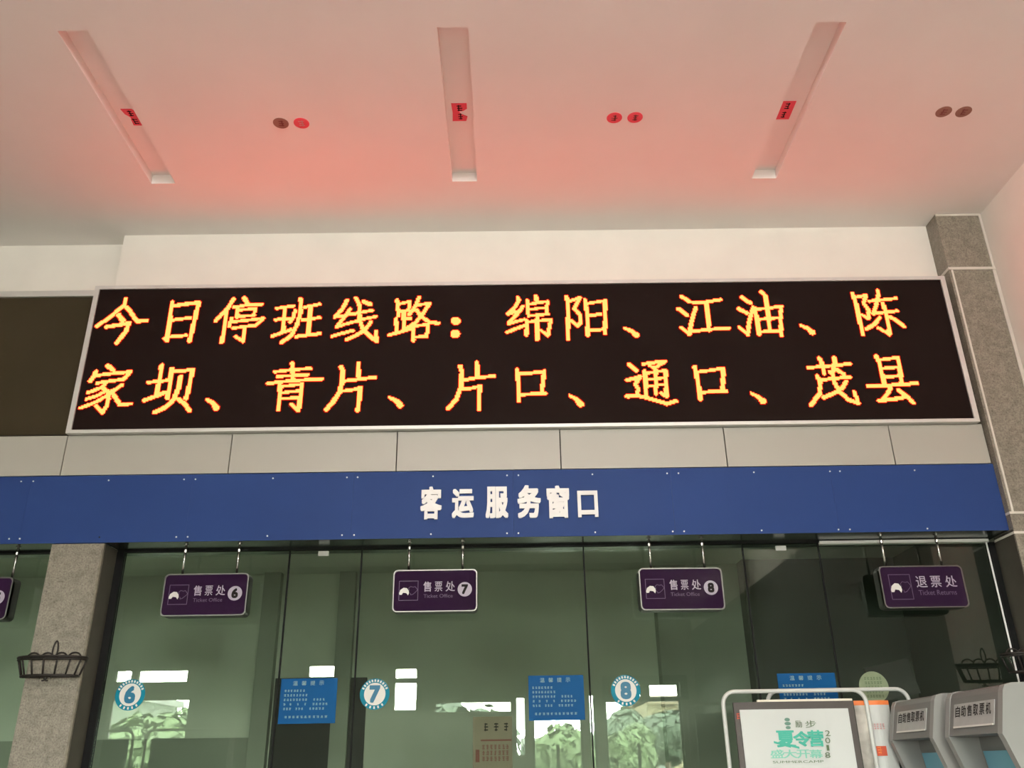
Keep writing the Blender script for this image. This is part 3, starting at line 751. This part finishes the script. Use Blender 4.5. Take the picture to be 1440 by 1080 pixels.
# ------------------------------------------------------------------ wrought iron wall baskets
def basket(cx, yw, zr, zb, w, label):
    t = thing('wall_basket', (cx, yw, zb), label, 'basket', 'wall baskets on the columns')
    hw = w/2; dp = .13; wb = hw*.83; db = dp*.8
    rim = lambda th: Vector((cx+hw*math.cos(th), yw-.008-dp*math.sin(th), zr))
    bot = lambda th: Vector((cx+wb*math.cos(th), yw-.008-db*math.sin(th), zb))
    n = 20
    r_ = MB().tube([rim(math.pi*k/n) for k in range(n+1)], .0085, 6).tube([rim(0), rim(math.pi)], .0085, 6)
    r_.tube([rim(math.pi*k/n)-UZ*.014 for k in range(n+1)], .0055, 6)
    obj('rim', r_, M['iron'], t, smooth=True)
    b_ = MB().tube([bot(math.pi*k/n) for k in range(n+1)], .0085, 6).tube([bot(0), bot(math.pi)], .0085, 6)
    for k in (5, 10, 15): b_.tube([bot(math.pi*k/n), Vector((bot(math.pi*k/n).x, yw-.008, zb))], .0055, 6)
    obj('base_ring', b_, M['iron'], t, smooth=True)
    for k in range(9):
        th = math.pi*(k+.0)/8
        obj('rib', MB().tube([rim(th), rim(th)*.5+bot(th)*.5+UZ*.0, bot(th)], .006, 6), M['iron'], t, smooth=True)
    for x in (-.6, -.2, .2, .6):
        q = Vector((cx+hw*x, yw-.008, zr))
        obj('back_scroll', MB().tube([q+UX*(.042*math.cos(math.pi*k/10))+UZ*(.036*math.sin(math.pi*k/10)) for k in range(11)], .0055, 6), M['iron'], t, smooth=True)
    q = Vector((cx, yw-.008, zr+.062))
    obj('finial', MB().tube([q+UX*(.016*math.sin(2*math.pi*k/16))*(1-.3*math.cos(2*math.pi*k/16))+UZ*(.048*math.cos(2*math.pi*k/16)) for k in range(16)], .005, 6, closed=True).tube([q-UZ*.048, q-UZ*.062], .005, 6), M['iron'], t, smooth=True)
    sc = MB()
    for s in (-1, 1):
        sc.tube([Vector((cx+.015*s+.022*s*math.cos(a), yw-.07, zb-.016+.014*math.sin(a))) for a in [k*.55 for k in range(10)]], .005, 6)
    obj('drop_scroll', sc, M['iron'], t, smooth=True)
YW = YF+.006
p0, p1, pb = at(25, 926, YW-.03), at(121, 927, YW-.03), at(70, 951, YW-.03)
basket((p0.x+p1.x)/2, YW, p0.z, pb.z, p1.x-p0.x, 'black iron wall basket on the left granite column')
p2 = at(1411, 919, YC-.03)
basket(p2.x+.19, YC, p2.z-.005, p2.z-.115, .40, 'black iron wall basket on the right granite column above the ticket machine')

# ------------------------------------------------------------------ poster stands
def stand(x0, x1, y, zt, label, fb=.17):
    t = thing('poster_stand', ((x0+x1)/2, y, 0), label, 'stand', 'white tube poster stands')
    r = .075; P = [Vector((x0, y, .012))]
    for k in range(9):
        a = math.pi-math.pi/2*k/8; P.append(Vector((x0+r+r*math.cos(a), y, zt-r+r*math.sin(a))))
    for k in range(9):
        a = math.pi/2-math.pi/2*k/8; P.append(Vector((x1-r+r*math.cos(a), y, zt-r+r*math.sin(a))))
    P.append(Vector((x1, y, .012)))
    obj('tube_frame', MB().tube(P, .0125, 10), M['tube'], t, smooth=True)
    obj('crossbar', MB().tube([(x0+.01, y, .75), (x1-.01, y, .75)], .009, 8), M['tube'], t, smooth=True)
    for x in (x0, x1): obj('foot', MB().box(x-.02, x+.02, y-fb, y+.17, 0, .014), M['tube'], t)
    return t
YA, YA2 = 5.56, 5.82
a, b = at(1015, 985, YA), at(1215, 985, YA); zA = at(1110, 968.5, YA).z-.012
stand(a.x+.006, b.x+.012, YA, zA, 'white tube stand holding the white summer camp poster')
a, b = at(1080, 990, YA2), at(1277, 978, YA2); zB2 = at(1230, 966.5, YA2).z-.012
stand(a.x, b.x, YA2, zB2, 'white tube stand behind the front one, next to the smaller ticket machine', fb=.05)
# board and poster in the front stand
yb = YA-.035
q = [at(1031, 988, yb), at(1196, 984.5, yb)]; zt = at(1110, 986.5, yb).z
bt = thing('poster_board', ((q[0].x+q[1].x)/2, yb, .55), 'dark brown board in the front tube stand, behind the white poster', 'board')
obj('panel', MB().box(q[0].x, q[1].x+.012, yb, yb+.02, .55, zt), M['pboard'], bt)
e = at(1065, 986, yb).x
obj('top_edge', MB().box(e, q[1].x+.01, yb-.001, yb+.021, zt, zt+.012), mat('pale board edge', (.66, .6, .5), .5), bt)
g = MB(); gp = at(1034, 1004, yb)
marks(g, Vector((gp.x, yb-.001, gp.z-.03)), UX*.028, UZ*.035, 1, random.Random(5))
obj('print', g, M['brick'], bt)
yp = yb-.012
a, b = at(1040, 996.5, yp), at(1193, 997.5, yp); pz = (a.z+b.z)/2; ph = .72
po = thing('camp_poster', ((a.x+b.x)/2, yp, pz-ph), 'white summer camp poster with green lettering', 'poster')
pw = b.x-a.x
mb = MB(); NX = 10
for k in range(NX):
    u0, u1 = k/NX, (k+1)/NX
    f0, f1 = .006*math.sin(u0*5), .006*math.sin(u1*5)
    mb.quad((a.x+pw*u0, yp-f0, pz-ph), (a.x+pw*u1, yp-f1, pz-ph), (a.x+pw*u1, yp-f1, pz), (a.x+pw*u0, yp-f0, pz))
mb.box(a.x, b.x, yp+.004, yp+.008, pz-ph, pz)
obj('sheet', mb, M['paper'], po)
def pbox(g, s, x0, y0, x1, y1, bold=0., d=.0085):
    A, B = at(x0, y1, yp-d), at(x1, y0, yp-d)
    return text(g, s, Vector((A.x, yp-d, A.z)), UX*(B.x-A.x), UZ*(B.z-A.z), bold)
g = MB(); pbox(g, '励', 1119, 1013, 1127, 1023); pbox(g, '步', 1133, 1013, 1147, 1023.5)
A = at(1107.5, 1016, yp-.0085)
obj('logo', g, M['greenink'], po)
g = MB()
for k, (rx, rz) in enumerate(((.016, .010), (.019, .010), (.015, .009))): g.prism(circ(A+UZ*(.016-.022*k), UX, UZ, rx, 14, rz), (0, .001, 0))
obj('emblem', g, mat('grey green print', srgb(95, 130, 115), .6), po)
g = MB()
pbox(g, '夏', 1093, 1027, 1117, 1051, .06); pbox(g, '令', 1117, 1028, 1139, 1050, .06); pbox(g, '营', 1138, 1026.5, 1157, 1050, .06)
obj('headline', g, M['green1'], po)
g = MB()
for u0, u1, v0, v1 in ((1088, 1112, 1042, 1048.5), (1108, 1124, 1046, 1050)):
    A, B = at(u0, v0, yp-.0085), at(u1, v1, yp-.0085); g.quad(A, A-UZ*.012, B-UZ*.012, B)
obj('swash', g, M['green1'], po)
g = MB()
pbox(g, '盛', 1084, 1054, 1102, 1066.5, .03); pbox(g, '大', 1102, 1054, 1120, 1066.5, .03); pbox(g, '开', 1121, 1054, 1138, 1066.5, .03); pbox(g, '幕', 1139, 1054, 1156, 1066.5, .03)
obj('second_line', g, M['green2'], po)
g = MB(); pbox(g, 'SUMMERCAMP', 1087, 1069, 1158, 1073.5)
obj('small_print', g, M['greenink'], po)
g = MB()
for k, ch in enumerate('2018'): pbox(g, ch, 1161+(2 if ch == '1' else 0), 1027+10.3*k, 1167-(1.5 if ch == '1' else 0), 1035+10.3*k)
obj('year', g, M['greenink'], po)
# curved white poster with orange top in the rear stand
yq = YA2-.02
def sheet(x0, x1, zt, zb, y, bulge, m, name, par, dz=0.):
    mb = MB(); N = 12
    for k in range(N):
        u0, u1 = k/N, (k+1)/N; y0 = y-bulge*math.sin(math.pi*u0); y1 = y-bulge*math.sin(math.pi*u1)
        A = [Vector((x0+(x1-x0)*u0, y0, zb)), Vector((x0+(x1-x0)*u1, y1, zb)), Vector((x0+(x1-x0)*u1, y1, zt)), Vector((x0+(x1-x0)*u0, y0, zt))]
        mb.quad(*A); mb.quad(*[p+UY*.002 for p in A][::-1])
    return obj(name, mb, m, par, normals=False)
A, B = at(1213, 985.5, yq), at(1249, 985.5, yq); zo = at(1230, 991.5, yq).z
pr = thing('rolled_poster', ((A.x+B.x)/2, yq, .6), 'curved white poster with an orange top edge, left of the ticket machines', 'poster')
sheet(A.x, B.x, zo, .6, yq, .03, M['paper'], 'sheet', pr)
sheet(A.x, B.x, A.z, zo, yq, .03, M['orange'], 'top_band', pr)
g = MB(); p = at(1225, 1026, yq-.034)
marks(g, p, UX*.09, UZ*.035, 5, random.Random(8)); obj('print', g, M['pinkink'], pr)
p = at(1231, 1063, yq-.034); p2_ = at(1246, 1049, yq-.034)
em = obj('emblem', MB().box(p.x, p2_.x, yq-.035, yq-.033, p.z, p2_.z), M['brick'], pr)
g = MB(); s = Vector((p.x+.015, yq-.0356, p.z+.012)); marks(g, s, UX*.035, UZ*.04, 1, random.Random(9)); obj('emblem_mark', g, M['orange'], em)
A, B = at(1200, 985.5, YA2-.05), at(1212, 985.5, YA2-.05)
pn = thing('rolled_poster', ((A.x+B.x)/2, YA2-.05, .6), 'narrow printed poster edge between white poster and curved orange topped poster', 'poster')
z1_ = at(1206, 992, YA2-.05).z
sheet(A.x, B.x+.02, z1_, .6, YA2-.05, .01, mat('faint printed paper', (.55, .52, .47), .6, var=.35, vscale=9), 'sheet', pn)
sheet(A.x, B.x+.02, A.z, z1_, YA2-.05, .01, M['orange'], 'top_band', pn)
# two more stands to the left of the photographer, seen mirrored below sticker 6
def mirrored_x(px, py, d): return at(px, py, 2*YG-d).x
YD = 3.0
for xa, xb, lb in ((mirrored_x(187, 1040, YD)-.86, mirrored_x(187, 1040, YD), 'poster stand mirrored in the glass left of sticker 6, brown board in it'),
                   (mirrored_x(205, 1040, YD), mirrored_x(205, 1040, YD)+.86, 'poster stand mirrored in the glass below sticker 6, to its right')):
    z = at(190, 1027, 2*YG-YD).z
    stand(xa, xb, YD, z, lb)
    o = obj('poster_board', MB().box(xa+.05, xb-.05, YD-.035, YD-.015, .55, z-.075), M['pboard'], loc=((xa+xb)/2, YD-.025, .55))
    tag(o, lb.replace('poster stand', 'brown poster board').replace(', brown board in it', ''), 'board', 'brown boards in the left stands')

# ------------------------------------------------------------------ ticket kiosks facing left along the right wall
def kiosk(y0, y1, xf, zt, label, lw=(.10, .93)):
    t = thing('ticket_kiosk', (xf+.28, (y0+y1)/2, 0), label, 'ticket machine', 'ticket machines by the right wall')
    zh = zt-.225
    prof_side = [(.0, 0), (.52, 0), (.52, zt-.06), (.49, zt-.012), (.45, zt+.012), (.10, zt+.006), (.062, zt-.004), (.048, zt-.03), (.0, zh), (.012, zh-.03), (.10, zh-.30), (.0, zh-.62)]
    pt = lambda a, y: Vector((xf+a[0], y, a[1]))
    for ya, yb_ in ((y0, y0+.045), (y1-.045, y1)):
        obj('side_panel', MB().prism([pt(a, ya) for a in prof_side], (0, yb_-ya, 0)), M['kside'], t)
    prof_body = [(.03, 0), (.515, 0), (.515, zh), (.16, zh), (.16, zh-.05), (.20, zh-.34), (.03, zh-.52)]
    obj('cabinet', MB().prism([pt(a, y0+.045) for a in prof_body], (0, y1-y0-.09, 0)), M['kgrey'], t)
    prof_head = [(.004, zh+.005), (.052, zt-.032), (.066, zt-.008), (.10, zt+.002), (.45, zt+.008), (.515, zt-.06), (.515, zh), (.05, zh)]
    obj('header', MB().prism([pt(a, y0+.0455) for a in prof_head], (0, y1-y0-.091, 0)), M['kgrey'], t)
    # frame on the leaning header: U towards the viewer's right (-y), V up the slope
    B0 = Vector((xf+.004, y1-.045, zh+.005)); V = Vector((.048, 0, zt-.032-zh-.005)); L = V.length; Vn = V.normalized(); Un = Vector((0, -1, 0)); N = Un.cross(Vn); N = N if N.x < 0 else -N
    wd = y1-y0-.09
    P = lambda u, v, d: B0+Un*(wd*u)+V*v+N*d
    o = P(lw[0], .20, .0); pl = obj('label_plate', MB().obox(o, Un*wd*(lw[1]-lw[0]), V*.62, N*.004), M['klabel'], t)
    g = MB()
    for k, ch in enumerate('自助售取票机'):
        text(g, ch, P(lw[0]+.04+(lw[1]-lw[0]-.07)*k/6, .47, .0046), Un*wd*.098, V*.29, .025)
    obj('lettering', g, M['ink'], pl)
    obj('label_edge', MB().obox(P(lw[0]+.01, .19, .004), Un*wd*(lw[1]-lw[0]-.02), V*.045, N*.003), M['vinyl'], pl)
    s0 = Vector((xf+.158, y1-.075, zh-.07)); sv = Vector((.036, 0, -.26))
    sn = obj('screen', MB().obox(s0, Un*(wd-.06), sv, Vector((-.006, 0, 0))), M['kscreen'], t)
    return t
zk = (at(1328, 975, 5.05).z+at(1410, 962, 4.5).z)/2
kiosk(4.46, 5.06, 2.34, zk, 'grey ticket machine by the right wall, nearer and larger of the two')
kiosk(5.14, 5.74, 2.31, zk, 'grey ticket machine by the right wall, farther and smaller of the two', lw=(.12, .9))

# ------------------------------------------------------------------ outside, seen only as reflections
struct('ground', MB().box(-45, 40, -60, YBACK-.25, -.3, -.12), M['pave'])
def tree(x, y, h, r, m, label):
    t = thing('tree', (x, y, -.12), label, 'tree', 'trees outside the hall')
    obj('trunk', MB().tube([(x, y, -.12), (x+.05, y, h*.3), (x-.03, y+.05, h*.6)], .12, 8), M['bark'], t, smooth=True)
    g = MB(); rnd = random.Random(int(x*10)+int(y))
    C = [(x+rnd.uniform(-.5, .5)*r, y+rnd.uniform(-.5, .5)*r, rnd.uniform(h*.45, h-r*.6), r*rnd.uniform(.4, .6)) for _ in range(8)]
    for k in range(2200):
        cx, cy, cz, cr = rnd.choice(C)
        d = Vector((rnd.gauss(0, 1), rnd.gauss(0, 1), rnd.gauss(0, 1))).normalized()
        p = Vector((cx, cy, cz))+d*cr*rnd.uniform(.6, 1)
        a = d.cross(Vector((rnd.gauss(0, 1), rnd.gauss(0, 1), rnd.gauss(0, 1)))).normalized()*.16; b = (d+Vector((rnd.uniform(-.6, .6),)*3)).cross(a).normalized()*.1
        g.quad(p-a-b, p+a-b, p+a+b, p-a+b)
    obj('crown', g, m, t, normals=False)
def vtop(px, py, y): return at(px, py, 2*YG-y).z
def vx(px, y): return at(px, 1030, 2*YG-y).x
for px, y, ty, r, m, lb in ((226, -13, 979, 1.7, 'leaf', 'green tree mirrored in the glass below sticker 6'), (262, -19, 980, 1.6, 'leaf', 'green tree mirrored at the right of the window below sticker 6'),
                           (650, -13, 968, 1.9, 'leaf2', 'dark tree mirrored left of the middle blue notice'), (797, -22, 1004, 1.4, 'leaf', 'green tree mirrored below the middle blue notice'),
                           (862, -18, 984, 1.1, 'leaf2', 'dark tree mirrored below sticker 8, at its left'), (890, -12, 1012, .8, 'leaf', 'small green tree mirrored just right below sticker 8'),
                           (935, -22, 992, 1.3, 'leaf2', 'far tree mirrored in front of the beige house')):
    h = vtop(px, ty, y)
    tree(vx(px, y), y, h, r, M[m], lb)
bx, by = vx(168, -26), -26
t = thing('grey_house', (bx, by, -.12), 'pale grey green house mirrored in the glass at the left of sticker 6', 'building')
zt = vtop(168, 978, by)
obj('wall', MB().box(bx-3.0, vx(196, -26), by-4, by, -.12, zt-.25), M['ghouse'], t)
obj('roof', MB().box(bx-3.2, vx(196, -26)+.2, by-4.2, by+.2, zt-.25, zt), M['awning'], t)
for k in range(2): obj('window', MB().box(bx-1.2+1.3*k, bx-.5+1.3*k, by-.02, by+.03, 1.2, 2.4), M['gwin'], t)
bx, by = vx(942, -27), -27; zw = vtop(945, 988, by); zr = vtop(945, 972, by)
t = thing('beige_house', (bx, by, -.12), 'beige house with upturned tiled roof, mirrored right of sticker 8', 'building')
xa_, xb_ = vx(912, by), vx(985, by)
obj('wall', MB().box(xa_, xb_, by-5, by, -.12, zw), M['beige'], t)
for k in range(3): obj('window', MB().box(xa_+.3+1.1*k, xa_+.9+1.1*k, by-.02, by+.03, 1.0, 1.9), M['gwin'], t)
rf = MB(); pr_ = []
for k in range(13):
    u = k/12; pr_.append((xa_-.5+(xb_-xa_+1)*u, (2*u-1)**4*.3))
for (xa, sa_), (xb, sb_) in zip(pr_, pr_[1:]):
    rf.quad((xa, by+.6, zw+sa_), (xb, by+.6, zw+sb_), (xb, by-2.5, zr), (xa, by-2.5, zr)); rf.quad((xa, by+.6, zw-.1+sa_), (xb, by+.6, zw-.1+sb_), (xb, by+.6, zw+sb_), (xa, by+.6, zw+sa_))
    rf.quad((xa, by-5.5, zw+sa_), (xb, by-5.5, zw+sb_), (xb, by-2.5, zr), (xa, by-2.5, zr))
obj('roof', rf, M['rooftile'], t, normals=False)
bx, by = vx(803, -25), -25
t = thing('roadside_kiosk', (bx, by, -.12), 'low grey kiosk with white awning, mirrored below the middle blue notice', 'building')
obj('wall', MB().box(bx-1.8, bx+1.8, by-2, by, -.12, 1.9), M['hall'], t)
obj('awning', MB().obox(Vector((bx-2.0, by-.1, 2.1)), Vector((4.0, 0, 0)), Vector((0, 1.1, -.25)), Vector((0, 0, .3))), M['awning'], t)
for k in range(3): obj('window', MB().box(bx-1.6+1.1*k, bx-.8+1.1*k, by-.02, by+.02, .9, 1.7), M['gwin'], t)
